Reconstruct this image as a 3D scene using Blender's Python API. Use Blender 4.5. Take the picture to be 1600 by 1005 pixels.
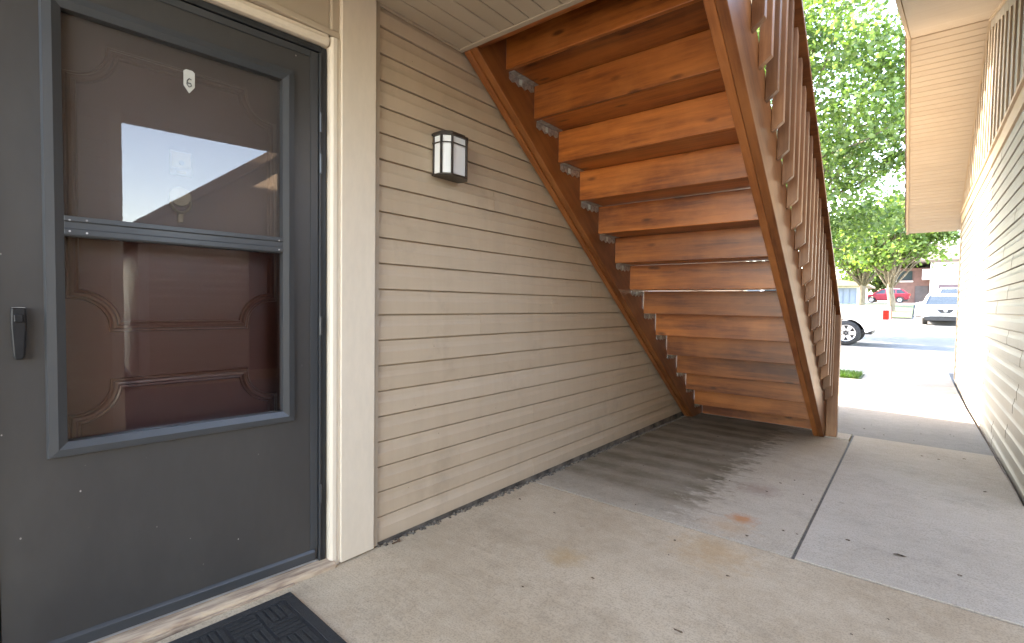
import bpy, bmesh, math, random
import numpy as np
from mathutils import Vector, Matrix

random.seed(7); rng = np.random.default_rng(7)
for o in list(bpy.data.objects): bpy.data.objects.remove(o)
scene = bpy.context.scene
COL = scene.collection

# ------------------------------------------------------------------ camera
cam_d = bpy.data.cameras.new('camera'); cam = bpy.data.objects.new('camera', cam_d); COL.objects.link(cam)
cam_d.sensor_width = 36.0; cam_d.sensor_fit = 'HORIZONTAL'; cam_d.lens = 778.0 / 1600 * 36
cam_d.clip_start = 0.02; cam_d.clip_end = 3000
_right = Vector((0.77562754, 0.63101064, 0.01508282)); _down = Vector((0.03443446, -0.01844186, -0.99923679))
_fwd = Vector((-0.63025089, 0.77555494, -0.03603253))
M = Matrix.Identity(4)
for i, v in enumerate((_right, -_down, -_fwd)):
    M[0][i], M[1][i], M[2][i] = v
M.translation = (1.845, 0.0, 1.08)
cam.matrix_world = M
scene.camera = cam

# ------------------------------------------------------------------ light
SUN_EL = math.radians(37.0)
SUN_TRAVEL = Vector((1.0, -0.12, -math.tan(SUN_EL) * 1.007)).normalized()   # from the left, a little from ahead
world = bpy.data.worlds.new('World'); scene.world = world; world.use_nodes = True
wn = world.node_tree.nodes; wl = world.node_tree.links
sky = wn.new('ShaderNodeTexSky'); sky.sky_type = 'NISHITA'; sky.sun_disc = False
sky.sun_elevation = SUN_EL
sky.sun_rotation = math.atan2(-SUN_TRAVEL.x, -SUN_TRAVEL.y)
sky.air_density = 1.0; sky.dust_density = 0.7; sky.ozone_density = 1.0
bg = wn['Background']; bg.inputs['Strength'].default_value = 0.15
wl.new(sky.outputs['Color'], bg.inputs['Color'])
sun_d = bpy.data.lights.new('sun', 'SUN'); sun = bpy.data.objects.new('sun', sun_d); COL.objects.link(sun)
sun_d.energy = 2.0; sun_d.angle = math.radians(0.5); sun_d.color = (1.0, 0.965, 0.91)
sun.rotation_euler = SUN_TRAVEL.to_track_quat('-Z', 'Y').to_euler()
sun.location = (-20, 5, 20)
scene.view_settings.view_transform = 'Standard'; scene.view_settings.look = 'None'
scene.view_settings.gamma = 1.0; scene.view_settings.use_curve_mapping = False
scene.view_settings.exposure = 4.3
scene.view_settings.use_white_balance = True
scene.view_settings.white_balance_temperature = 8100; scene.view_settings.white_balance_tint = 17
scene.render.resolution_x = 1024; scene.render.resolution_y = 643
scene.render.engine = 'CYCLES'
scene.cycles.max_bounces = 10; scene.cycles.diffuse_bounces = 6; scene.cycles.transparent_max_bounces = 16

# ------------------------------------------------------------------ materials
def _n(nt, t, **kw):
    n = nt.nodes.new(t)
    for k, v in kw.items():
        if k in n.inputs: n.inputs[k].default_value = v
        else: setattr(n, k, v)
    return n

def new_mat(name):
    m = bpy.data.materials.new(name); m.use_nodes = True
    nt = m.node_tree; b = nt.nodes['Principled BSDF']
    return m, nt, b

def ramp(nt, fac, stops):
    r = nt.nodes.new('ShaderNodeValToRGB'); el = r.color_ramp.elements
    while len(el) < len(stops): el.new(0.5)
    for e, (p, c) in zip(el, stops): e.position = p; e.color = (*c, 1)
    nt.links.new(fac, r.inputs['Fac']); return r.outputs['Color']

def mixc(nt, fac, a, b, mode='MIX'):
    m = nt.nodes.new('ShaderNodeMix'); m.data_type = 'RGBA'; m.blend_type = mode
    for s, v in ((m.inputs[0], fac), (m.inputs[6], a), (m.inputs[7], b)):
        if isinstance(v, (int, float)): s.default_value = v
        elif isinstance(v, tuple): s.default_value = (*v, 1) if len(v) == 3 else v
        else: nt.links.new(v, s)
    return m.outputs[2]

def math_n(nt, op, a, b=None, clamp=False):
    m = nt.nodes.new('ShaderNodeMath'); m.operation = op; m.use_clamp = clamp
    for i, v in enumerate((a, b)):
        if v is None: continue
        if isinstance(v, (int, float)): m.inputs[i].default_value = v
        else: nt.links.new(v, m.inputs[i])
    return m.outputs[0]

def coords(nt, scale=(1, 1, 1), rnd=0.0):
    tc = nt.nodes.new('ShaderNodeTexCoord'); mp = nt.nodes.new('ShaderNodeMapping')
    mp.inputs['Scale'].default_value = scale
    nt.links.new(tc.outputs['Object'], mp.inputs['Vector'])
    if rnd:
        oi = nt.nodes.new('ShaderNodeObjectInfo')
        mu = nt.nodes.new('ShaderNodeVectorMath'); mu.operation = 'SCALE'
        cb = nt.nodes.new('ShaderNodeCombineXYZ')
        for i in range(3): nt.links.new(oi.outputs['Random'], cb.inputs[i])
        nt.links.new(cb.outputs[0], mu.inputs[0]); mu.inputs['Scale'].default_value = rnd
        nt.links.new(mu.outputs[0], mp.inputs['Location'])
    return mp.outputs['Vector']

def noise(nt, vec, scale, detail=4, rough=0.55):
    n = nt.nodes.new('ShaderNodeTexNoise'); n.inputs['Scale'].default_value = scale
    n.inputs['Detail'].default_value = detail; n.inputs['Roughness'].default_value = rough
    nt.links.new(vec, n.inputs['Vector']); return n.outputs['Fac']

def bump(nt, b, h, strength, dist=0.01):
    n = nt.nodes.new('ShaderNodeBump'); n.inputs['Strength'].default_value = strength; n.inputs['Distance'].default_value = dist
    nt.links.new(h, n.inputs['Height']); nt.links.new(n.outputs[0], b.inputs['Normal'])

def simple(name, c1, c2=None, scale=6.0, stretch=(1, 1, 1), rough=0.6, bmp=0.0, metallic=0.0, rnd=3.0, spec=0.5, lo=.35, hi=.7, fine=0.0):
    m, nt, b = new_mat(name)
    v = coords(nt, stretch, rnd); f = noise(nt, v, scale)
    col = ramp(nt, f, [(lo, c1), (hi, c2 or c1)])
    if fine:
        f2 = noise(nt, v, scale * 25, 2)
        col = mixc(nt, fine, col, ramp(nt, f2, [(.35, (.25, .25, .25)), (.65, (1, 1, 1))]), 'MULTIPLY')
    nt.links.new(col, b.inputs['Base Color'])
    b.inputs['Roughness'].default_value = rough; b.inputs['Metallic'].default_value = metallic
    b.inputs['Specular IOR Level'].default_value = spec
    if bmp: bump(nt, b, noise(nt, v, scale * 6), bmp)
    return m

def wood(name, axis, dark, light, rough=0.34, knots=True, grey=0.0):
    m, nt, b = new_mat(name)
    s = [9.0, 9.0, 9.0]; s[axis] = 0.7
    v = coords(nt, tuple(s), 17.0)
    f = noise(nt, v, 4.0, 6, 0.7)
    s3 = [3.0, 3.0, 3.0]; s3[axis] = .35
    f2 = noise(nt, coords(nt, tuple(s3), 31.0), 2.0, 3, .5)
    g = math_n(nt, 'ADD', math_n(nt, 'MULTIPLY', f, .45), math_n(nt, 'MULTIPLY', f2, .55))
    mid = tuple((a + c) / 2 for a, c in zip(dark, light))
    col = ramp(nt, g, [(.40, dark), (.5, mid), (.61, light)])
    # blotchy stain wear
    v2 = coords(nt, (1.6, 1.6, 1.6), 9.0)
    wear = ramp(nt, noise(nt, v2, 2.5, 5), [(.45, (0, 0, 0)), (.8, (1, 1, 1))])
    col = mixc(nt, math_n(nt, 'MULTIPLY', wear, .45), col, tuple(min(1, c * k_ + .01) for c, k_ in zip(light, (1.45, 1.65, 1.8))))
    if knots:
        s2 = [10.0, 10.0, 10.0]; s2[axis] = 3.6
        vo = nt.nodes.new('ShaderNodeTexVoronoi'); vo.inputs['Scale'].default_value = 1.0; vo.inputs['Randomness'].default_value = 1.0
        nt.links.new(coords(nt, tuple(s2), 23.0), vo.inputs['Vector'])
        k = ramp(nt, vo.outputs['Distance'], [(.07, (1, 1, 1)), (.17, (0, 0, 0))])
        col = mixc(nt, math_n(nt, 'MULTIPLY', k, .75), col, tuple(c * .35 for c in dark))
    if grey: col = mixc(nt, grey, col, (.36, .30, .25))
    oi = nt.nodes.new('ShaderNodeObjectInfo')
    hv = nt.nodes.new('ShaderNodeHueSaturation'); nt.links.new(col, hv.inputs['Color'])
    nt.links.new(math_n(nt, 'ADD', math_n(nt, 'MULTIPLY', oi.outputs['Random'], .55), .72), hv.inputs['Value'])
    nt.links.new(hv.outputs[0], b.inputs['Base Color'])
    b.inputs['Roughness'].default_value = rough
    bump(nt, b, g, .25, .004)
    return m

def concrete(name, c1, c2, stain=False, rust=()):
    m, nt, b = new_mat(name)
    v = coords(nt)
    big = noise(nt, v, 1.3, 6, .6); fine = noise(nt, v, 160, 2); mid = noise(nt, v, 14, 5, .7)
    col = ramp(nt, math_n(nt, 'ADD', math_n(nt, 'MULTIPLY', big, .65), math_n(nt, 'MULTIPLY', mid, .35)), [(.36, c1), (.64, c2)])
    gm = ramp(nt, noise(nt, v, 3.1, 8, .72), [(.52, (0, 0, 0)), (.74, (1, 1, 1))])
    col = mixc(nt, math_n(nt, 'MULTIPLY', gm, .4), col, tuple(c * .6 for c in c1))
    pit = noise(nt, v, 75, 2)
    col = mixc(nt, math_n(nt, 'MULTIPLY', ramp(nt, pit, [(.68, (0, 0, 0)), (.74, (1, 1, 1))]), .5), col, tuple(c * .45 for c in c1))
    col = mixc(nt, .6, col, ramp(nt, fine, [(.36, (.62, .62, .62)), (.52, (1, 1, 1)), (.7, (1.0, 1.0, 1.0))]), 'MULTIPLY')
    # broom marks run across the walk
    br = noise(nt, coords(nt, (3, 130, 1)), 1.0, 3)
    col = mixc(nt, .28, col, ramp(nt, br, [(.35, (.7, .7, .7)), (.6, (1, 1, 1))]), 'MULTIPLY')
    # small dark spots
    sp = noise(nt, v, 19, 1)
    col = mixc(nt, math_n(nt, 'MULTIPLY', ramp(nt, sp, [(.76, (0, 0, 0)), (.82, (1, 1, 1))]), .3), col, (.16, .13, .09))
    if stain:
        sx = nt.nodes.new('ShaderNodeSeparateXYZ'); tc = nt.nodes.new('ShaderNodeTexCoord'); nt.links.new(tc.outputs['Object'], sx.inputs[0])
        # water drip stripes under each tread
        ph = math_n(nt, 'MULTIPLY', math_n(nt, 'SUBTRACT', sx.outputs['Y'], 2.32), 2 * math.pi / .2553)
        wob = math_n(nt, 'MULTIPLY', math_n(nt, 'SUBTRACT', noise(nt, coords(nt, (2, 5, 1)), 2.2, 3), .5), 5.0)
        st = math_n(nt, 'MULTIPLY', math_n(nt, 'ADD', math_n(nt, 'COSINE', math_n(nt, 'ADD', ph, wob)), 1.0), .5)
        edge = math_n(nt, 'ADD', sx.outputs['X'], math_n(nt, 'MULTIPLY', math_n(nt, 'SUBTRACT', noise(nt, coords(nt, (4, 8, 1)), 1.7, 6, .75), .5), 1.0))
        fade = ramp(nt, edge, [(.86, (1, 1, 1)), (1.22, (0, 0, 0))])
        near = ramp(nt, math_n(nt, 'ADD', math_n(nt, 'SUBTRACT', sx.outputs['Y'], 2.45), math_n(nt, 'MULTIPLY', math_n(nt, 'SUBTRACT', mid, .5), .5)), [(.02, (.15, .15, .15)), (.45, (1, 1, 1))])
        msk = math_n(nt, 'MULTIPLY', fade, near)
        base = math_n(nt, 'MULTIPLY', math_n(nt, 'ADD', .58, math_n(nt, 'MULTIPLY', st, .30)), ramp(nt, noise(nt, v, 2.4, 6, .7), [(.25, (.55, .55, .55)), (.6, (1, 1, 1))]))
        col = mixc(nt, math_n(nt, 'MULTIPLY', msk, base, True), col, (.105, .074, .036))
    for (x, y, r, a, c) in rust:
        vm = nt.nodes.new('ShaderNodeVectorMath'); vm.operation = 'DISTANCE'
        tc = nt.nodes.new('ShaderNodeTexCoord'); mp = nt.nodes.new('ShaderNodeMapping'); mp.inputs['Scale'].default_value = (1, 1, 0)
        nt.links.new(tc.outputs['Object'], mp.inputs['Vector']); nt.links.new(mp.outputs[0], vm.inputs[0]); vm.inputs[1].default_value = (x, y, 0)
        d = math_n(nt, 'ADD', vm.outputs['Value'], math_n(nt, 'MULTIPLY', math_n(nt, 'SUBTRACT', noise(nt, v, 22, 4, .7), .5), r * 1.6))
        k = ramp(nt, math_n(nt, 'DIVIDE', d, r), [(.1, (1, 1, 1)), (1.0, (0, 0, 0))])
        col = mixc(nt, math_n(nt, 'MULTIPLY', k, a), col, c)
    nt.links.new(col, b.inputs['Base Color']); b.inputs['Roughness'].default_value = .85
    b.inputs['Specular IOR Level'].default_value = .3
    bump(nt, b, math_n(nt, 'ADD', math_n(nt, 'MULTIPLY', fine, .6), math_n(nt, 'MULTIPLY', br, .5)), .35, .003)
    return m

def glass_pane(name, tint, refl=1.0, rough=0.0, screen=0.0):
    m = bpy.data.materials.new(name); m.use_nodes = True; nt = m.node_tree
    for n in list(nt.nodes): nt.nodes.remove(n)
    out = nt.nodes.new('ShaderNodeOutputMaterial'); mix = nt.nodes.new('ShaderNodeMixShader')
    tr = nt.nodes.new('ShaderNodeBsdfTransparent'); gl = nt.nodes.new('ShaderNodeBsdfGlossy')
    gl.inputs['Roughness'].default_value = rough
    lw = nt.nodes.new('ShaderNodeFresnel'); lw.inputs['IOR'].default_value = 1.52
    f = math_n(nt, 'MULTIPLY', lw.outputs[0], refl, True)
    tr.inputs['Color'].default_value = (*tint, 1)
    nt.links.new(f, mix.inputs[0]); nt.links.new(gl.outputs[0], mix.inputs[2])
    if screen:
        df = nt.nodes.new('ShaderNodeBsdfDiffuse'); df.inputs['Color'].default_value = (.30, .27, .25, 1)
        m2 = nt.nodes.new('ShaderNodeMixShader')
        v = coords(nt, (900, 900, 900))
        f3 = math_n(nt, 'ADD', screen, math_n(nt, 'MULTIPLY', math_n(nt, 'SUBTRACT', noise(nt, v, 1.0, 1), .5), .35), True)
        nt.links.new(f3, m2.inputs[0])
        nt.links.new(tr.outputs[0], m2.inputs[1]); nt.links.new(df.outputs[0], m2.inputs[2]); nt.links.new(m2.outputs[0], mix.inputs[1])
    else: nt.links.new(tr.outputs[0], mix.inputs[1])
    nt.links.new(mix.outputs[0], out.inputs['Surface'])
    return m

def leafmat(name, c1, c2):
    m, nt, b = new_mat(name)
    gi = nt.nodes.new('ShaderNodeNewGeometry')
    col = ramp(nt, gi.outputs['Random Per Island'], [(0.0, c1), (1.0, c2)])
    nt.links.new(col, b.inputs['Base Color']); b.inputs['Roughness'].default_value = .5
    tl = nt.nodes.new('ShaderNodeBsdfTranslucent'); mx = nt.nodes.new('ShaderNodeMixShader'); mx.inputs[0].default_value = .42
    br = nt.nodes.new('ShaderNodeMix'); br.data_type = 'RGBA'; br.blend_type = 'MULTIPLY'; br.inputs[0].default_value = 1
    nt.links.new(col, br.inputs[6]); br.inputs[7].default_value = (1.7, 2.1, .9, 1)
    nt.links.new(br.outputs[2], tl.inputs['Color'])
    nt.links.new(b.outputs[0], mx.inputs[1]); nt.links.new(tl.outputs[0], mx.inputs[2])
    nt.links.new(mx.outputs[0], nt.nodes['Material Output'].inputs['Surface'])
    return m

MT = {}
def siding(name, c1, c2):
    m = simple(name, c1, c2, 1.2, (1, .35, 3), .5, .03, rnd=5); nt = m.node_tree; bs = nt.nodes['Principled BSDF']
    src = bs.inputs['Base Color'].links[0].from_socket
    st = ramp(nt, noise(nt, coords(nt, (1, 5, .45)), 2.0, 5, .65), [(.35, (.80, .79, .77)), (.6, (1, 1, 1))])
    col = mixc(nt, .3, src, st, 'MULTIPLY')
    gr = ramp(nt, noise(nt, coords(nt, (1, 1, 1)), 2.6, 6, .7), [(.56, (0, 0, 0)), (.78, (1, 1, 1))])
    col = mixc(nt, math_n(nt, 'MULTIPLY', gr, .35), col, (.20, .155, .11))
    sp = nt.nodes.new('ShaderNodeTexVoronoi'); sp.inputs['Scale'].default_value = 9; nt.links.new(coords(nt, (1, 1, 1.4)), sp.inputs['Vector'])
    col = mixc(nt, math_n(nt, 'MULTIPLY', ramp(nt, sp.outputs['Distance'], [(.022, (1, 1, 1)), (.035, (0, 0, 0))]), .7), col, (.10, .075, .05))
    nt.links.new(col, bs.inputs['Base Color']); return m
MT['siding'] = siding('tan_vinyl_siding', (.46, .352, .245), (.50, .39, .28))
MT['siding_grey_shade'] = siding('grey_tan_siding_shade', (.25, .225, .185), (.28, .255, .215))  # grey-tan siding, base colour darkened to stand in for shade on the gable wall
MT['soffit'] = simple('tan_soffit_panel', (.42, .335, .24), (.46, .375, .275), 1.0, (1, 1, 1), .5)
MT['trim'] = simple('cream_trim_paint', (.63, .53, .41), (.69, .59, .47), 2.0, (1, 1, .3), .5, fine=.06)
MT['channel'] = simple('tan_channel', (.40, .32, .235), (.44, .355, .26), 3.0)
MT['fascia'] = simple('tan_fascia', (.42, .31, .20), (.47, .36, .24), 1.5)
MT['woodx'] = wood('stained_pine_across', 0, (.12, .027, .006), (.41, .122, .025))
MT['woods'] = wood('stained_pine_stringer', 0, (.15, .040, .010), (.33, .110, .030), knots=False)
MT['woodz'] = wood('stained_pine_upright', 2, (.19, .078, .032), (.36, .17, .078), rough=.38, knots=False)
MT['galv'] = simple('galvanised_steel', (.34, .32, .29), (.62, .60, .56), 40, (1, 1, 1), .45, .1, metallic=.7)
MT['sticker'] = simple('paper_sticker', (.62, .66, .60), None, 30)
MT['conc_front'] = concrete('worn_tan_concrete', (.45, .335, .215), (.60, .475, .33), rust=[(.69, 1.81, .10, .5, (.42, .24, .07)), (1.17, 2.30, .22, .5, (.45, .25, .09)), (.05, 1.5, .25, .3, (.28, .22, .14))])
MT['conc_stair'] = concrete('drip_stained_concrete', (.45, .365, .265), (.55, .46, .35), stain=True, rust=[(1.17, 2.77, .09, .75, (.50, .17, .04)), (1.14, 2.62, .16, .4, (.48, .26, .10)), (1.13, 3.3, .15, .45, (.20, .10, .07))])
MT['conc_grey'] = concrete('light_grey_concrete', (.48, .40, .305), (.59, .505, .40))
MT['conc_far'] = concrete('pale_concrete', (.28, .26, .235), (.36, .34, .31))
MT['joint'] = simple('joint_filler', (.06, .05, .04), (.13, .11, .09), 40)
MT['dirt'] = simple('dark_soil', (.05, .038, .026), (.20, .16, .115), 60)
MT['foundation'] = simple('dirty_foundation', (.05, .04, .03), (.22, .18, .14), 9, rough=.9)
MT['asphalt'] = simple('asphalt', (.10, .10, .10), (.14, .14, .135), 3, fine=.3, rough=.9)
def door_paint(name, c1, c2):
    m = simple(name, c1, c2, 1.5, (1, 1, .4), .38, .02, rnd=0, fine=.08); nt = m.node_tree; bs = nt.nodes['Principled BSDF']
    src = bs.inputs['Base Color'].links[0].from_socket
    vo = nt.nodes.new('ShaderNodeTexVoronoi'); vo.inputs['Scale'].default_value = 22
    nt.links.new(coords(nt, (1, 1, .7)), vo.inputs['Vector'])
    k = math_n(nt, 'MULTIPLY', ramp(nt, vo.outputs['Distance'], [(.035, (1, 1, 1)), (.06, (0, 0, 0))]), ramp(nt, noise(nt, coords(nt), 7, 3), [(.47, (0, 0, 0)), (.55, (1, 1, 1))]))
    sm = ramp(nt, noise(nt, coords(nt, (1, 1.2, .5)), 3.0, 5, .65), [(.5, (0, 0, 0)), (.8, (1, 1, 1))])
    col = mixc(nt, math_n(nt, 'MULTIPLY', sm, .30), src, (.085, .078, .068))
    col = mixc(nt, math_n(nt, 'MULTIPLY', k, .8), col, (.5, .47, .42))
    nt.links.new(col, bs.inputs['Base Color']); return m
MT['door'] = door_paint('charcoal_door_paint', (.036, .033, .031), (.044, .040, .037))
MT['doorframe'] = simple('charcoal_metal_frame', (.032, .034, .036), (.042, .044, .046), 3, (1, 1, .3), .33, rnd=0)
MT['blackrub'] = simple('black_weatherstrip', (.008, .009, .010), (.02, .022, .024), 20, (1, 1, .3), .45)
MT['handle'] = simple('black_enamel', (.008, .008, .009), (.014, .014, .015), 30, rough=.4, spec=.3)
MT['wornmetal'] = simple('worn_bare_metal', (.25, .24, .23), (.6, .58, .55), 60, rough=.4, metallic=.6)
MT['maroon'] = simple('maroon_door_paint', (.105, .032, .024), (.125, .040, .030), 2, (1, 1, .2), .35, rnd=0)
MT['maroon_hi'] = simple('maroon_moulding_paint', (.13, .050, .038), (.15, .060, .046), 2, rough=.28, rnd=0)
MT['brass'] = simple('antique_brass', (.22, .17, .10), (.32, .26, .16), 20, metallic=.6, rough=.35)
MT['plate'] = simple('ivory_plate', (.40, .39, .35), (.46, .44, .40), 20)
MT['ink'] = simple('dark_ink', (.05, .05, .05), None, 10)
MT['sill'] = simple('weathered_sill_wood', (.16, .095, .065), (.47, .35, .24), 3.0, (30, 2.5, 6), .75, .4, lo=.3, hi=.6)
MT['alu'] = simple('dull_aluminium', (.45, .47, .52), (.6, .62, .66), 8, metallic=.8, rough=.35)
MT['mat'] = simple('charcoal_carpet', (.012, .012, .012), (.035, .034, .032), 90, rough=.95, bmp=.8, lo=.3, hi=.75)
MT['matrub'] = simple('black_mat_rubber', (.014, .014, .014), (.028, .027, .026), 120, rough=.8, bmp=.4)
MT['lampblk'] = simple('black_lantern_metal', (.012, .010, .008), (.05, .035, .025), 40, rough=.4)
MT['frost'] = simple('frosted_lantern_glass', (.74, .75, .75), (.80, .80, .79), 6, rough=.25, spec=.5)
MT['underfrost'] = simple('dusty_lantern_base', (.40, .35, .29), (.5, .45, .38), 14)
MT['glass_low'] = glass_pane('storm_glass', (.94, .94, .94), 1.0)
MT['glass_up'] = glass_pane('screened_storm_glass', (.84, .82, .82), .85, 0.0, .13)
MT['bark'] = simple('grey_bark', (.10, .075, .05), (.22, .18, .13), 5, (3, 3, .6), .9, .8)
MT['leaf_a'] = leafmat('maple_leaf', (.040, .080, .022), (.14, .19, .060))
MT['leaf_b'] = leafmat('lime_leaf', (.07, .12, .03), (.15, .20, .055))
MT['grass'] = leafmat('grass_blade', (.03, .07, .015), (.06, .11, .03))
MT['lawn'] = simple('lawn', (.04, .075, .02), (.08, .115, .035), 5, rough=.95, fine=.4)
MT['white_car'] = simple('white_car_paint', (.78, .78, .77), (.80, .80, .79), 1, rough=.2)
MT['red_car'] = simple('red_car_paint', (.22, .02, .035), (.26, .025, .04), 1, rough=.2)
MT['carglass'] = simple('car_glass', (.02, .03, .035), (.03, .04, .045), 1, rough=.05)
MT['tyre'] = simple('tyre_rubber', (.02, .02, .02), (.035, .035, .035), 20, rough=.85)
MT['rim'] = simple('alloy_rim', (.55, .55, .56), (.65, .65, .66), 5, metallic=.6, rough=.3)
MT['taillight'] = simple('red_lens', (.55, .015, .01), (.6, .02, .015), 5, rough=.15)
MT['headlight'] = simple('clear_lens', (.6, .62, .65), (.7, .72, .75), 5, rough=.1)
MT['blackplastic'] = simple('black_plastic', (.02, .02, .022), (.03, .03, .032), 5, rough=.5)
MT['house_white'] = simple('white_house_siding', (.66, .64, .60), (.72, .70, .66), 2)
MT['house_brown'] = simple('brown_house_siding', (.09, .04, .03), (.13, .06, .045), 2)
MT['house_dark'] = simple('dark_entry', (.03, .025, .025), (.05, .04, .04), 2)
MT['garage_door'] = simple('plum_garage_door', (.10, .07, .09), (.12, .085, .105), 2)
MT['blue_door'] = simple('blue_garage_door', (.15, .19, .27), (.18, .22, .31), 2)
MT['roof'] = simple('brown_shingle', (.10, .075, .055), (.17, .13, .10), 8, rough=.9, fine=.3)
MT['brick'] = simple('pale_brick', (.42, .40, .36), (.52, .50, .46), 6)
MT['debris'] = simple('dry_leaf_scrap', (.035, .022, .014), (.16, .09, .045), 90, rough=.9)

# ------------------------------------------------------------------ mesh helpers
def tag(o, label=None, cat=None, group=None, kind=None):
    if label: o['label'] = label
    if cat: o['category'] = cat
    if group: o['group'] = group
    if kind: o['kind'] = kind
    return o

def empty(name, loc, label=None, cat=None, group=None, rz=0.0):
    o = bpy.data.objects.new(name, None); COL.objects.link(o); o.location = loc; o.rotation_euler = (0, 0, rz)
    o.empty_display_size = .1
    return tag(o, label, cat, group)

class MB:
    def __init__(s): s.v = []; s.f = []
    def add(s, vs, fs):
        n = len(s.v); s.v += [tuple(p) for p in vs]; s.f += [tuple(i + n for i in f) for f in fs]; return s
    def box(s, x0, x1, y0, y1, z0, z1):
        return s.add([(x, y, z) for z in (z0, z1) for y in (y0, y1) for x in (x0, x1)],
                     [(0, 2, 3, 1), (4, 5, 7, 6), (0, 1, 5, 4), (2, 6, 7, 3), (0, 4, 6, 2), (1, 3, 7, 5)])
    def prism(s, poly, a, b, axis=0):
        """extrude 2-D polygon along axis; poly coords are the two other axes in order"""
        n = len(poly)
        def P(p, t):
            q = list(p); q.insert(axis, t); return tuple(q)
        vs = [P(p, a) for p in poly] + [P(p, b) for p in poly]
        fs = [tuple(range(n)), tuple(range(2 * n - 1, n - 1, -1))] + [(i, i + n, (i + 1) % n + n, (i + 1) % n) for i in range(n)]
        return s.add(vs, fs)
    def tube(s, pts, radii, sides=8, cap=True):
        pts = [Vector(p) for p in pts]; rings = []
        for i, p in enumerate(pts):
            d = (pts[min(i + 1, len(pts) - 1)] - pts[max(i - 1, 0)]).normalized()
            a = d.orthogonal().normalized() if i == 0 else (a - d * a.dot(d)).normalized()
            b = d.cross(a); r = radii[i] if hasattr(radii, '__len__') else radii
            rings.append([p + (a * math.cos(t) + b * math.sin(t)) * r for t in (2 * math.pi * k / sides for k in range(sides))])
        vs = [q for r in rings for q in r]; fs = []
        for i in range(len(pts) - 1):
            for k in range(sides):
                k2 = (k + 1) % sides
                fs.append((i * sides + k, i * sides + k2, (i + 1) * sides + k2, (i + 1) * sides + k))
        if cap: fs += [tuple(range(sides)), tuple((len(pts) - 1) * sides + k for k in range(sides))]
        return s.add(vs, fs)
    def cyl(s, c, r, h, axis=2, sides=20, r2=None):
        d = Vector((0, 0, 0)); d[axis] = h / 2
        return s.tube([Vector(c) - d, Vector(c) + d], [r, r if r2 is None else r2], sides)
    def build(s, name, mat, parent=None, bevel=0.0, smooth=False, loc=None, rot=None, local=False, shift=None):
        me = bpy.data.meshes.new(name)
        off = Vector((0, 0, 0))
        if parent is not None and not local and loc is None:
            q = parent
            while q is not None: off = off + Vector(q.location); q = q.parent
        me.from_pydata([Vector(p) - off for p in s.v], [], s.f)
        bm = bmesh.new(); bm.from_mesh(me); bmesh.ops.recalc_face_normals(bm, faces=bm.faces); bm.to_mesh(me); bm.free()
        if smooth:
            for p in me.polygons: p.use_smooth = True
        me.materials.append(MT[mat] if isinstance(mat, str) else mat)
        o = bpy.data.objects.new(name, me); COL.objects.link(o)
        if parent is not None: o.parent = parent
        if loc is not None: o.location = loc
        if rot is not None: o.rotation_euler = rot
        if bevel:
            md = o.modifiers.new('bevel', 'BEVEL'); md.width = bevel; md.segments = 2; md.limit_method = 'ANGLE'; md.angle_limit = .6
        return o

def copy_tree(o, parent=None):
    c = o.copy(); COL.objects.link(c)
    if parent is not None: c.parent = parent
    for ch in list(o.children): copy_tree(ch, c)
    return c

def gz(y):                                    # walk falls gently away from the door
    return -.011 * max(0.0, min(y, 8.0))

PROF = [(-7, -.10), (8, -.10), (14, -.10), (19, -.03), (27, .05), (35, .28), (46, .85), (60, 1.45), (77, 1.88), (100, 2.3), (140, 2.6), (900, 3.0)]
def hz(y):
    for (a, za), (b, zb) in zip(PROF, PROF[1:]):
        if y <= b: return za + (zb - za) * max(0, (y - a)) / (b - a)
    return PROF[-1][1]

# ------------------------------------------------------------------ ground and paving
ys = [-300, -60, -20] + [p[0] for p in PROF[:-1]] + [200, 400, 900]; ys = sorted(set(ys)); xs = [-500, -120, -30, 0, 30, 120, 500]
g = MB(); g.add([(x, y, (hz(y) if y > 7 else -.16) - .05) for y in ys for x in xs],
      [(j * len(xs) + i, j * len(xs) + i + 1, (j + 1) * len(xs) + i + 1, (j + 1) * len(xs) + i) for j in range(len(ys) - 1) for i in range(len(xs) - 1)])
tag(g.build('ground', 'asphalt'), kind='structure')

def sheet(name, x0, x1, y0, y1, mat, dz=0.0, kind='structure', n=10):
    m = MB(); yy = [y0 + (y1 - y0) * i / n for i in range(n + 1)]
    zf = (lambda y: hz(y) + dz)
    m.add([(x, y, zf(y)) for y in yy for x in (x0, x1)], [(2 * i, 2 * i + 1, 2 * i + 3, 2 * i + 2) for i in range(n)])
    return tag(m.build(name, mat), kind=kind)

def slab(name, poly, mat, top=0.0, z0=-.3):
    m = MB(); n = len(poly)
    vs = [(x, y, gz(y) + top) for x, y in poly] + [(x, y, z0) for x, y in poly]
    m.add(vs, [tuple(range(n)), tuple(range(2 * n - 1, n - 1, -1))] + [(i, (i + 1) % n, (i + 1) % n + n, i + n) for i in range(n)])
    return tag(m.build(name, mat, bevel=.004), kind='structure')

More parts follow.
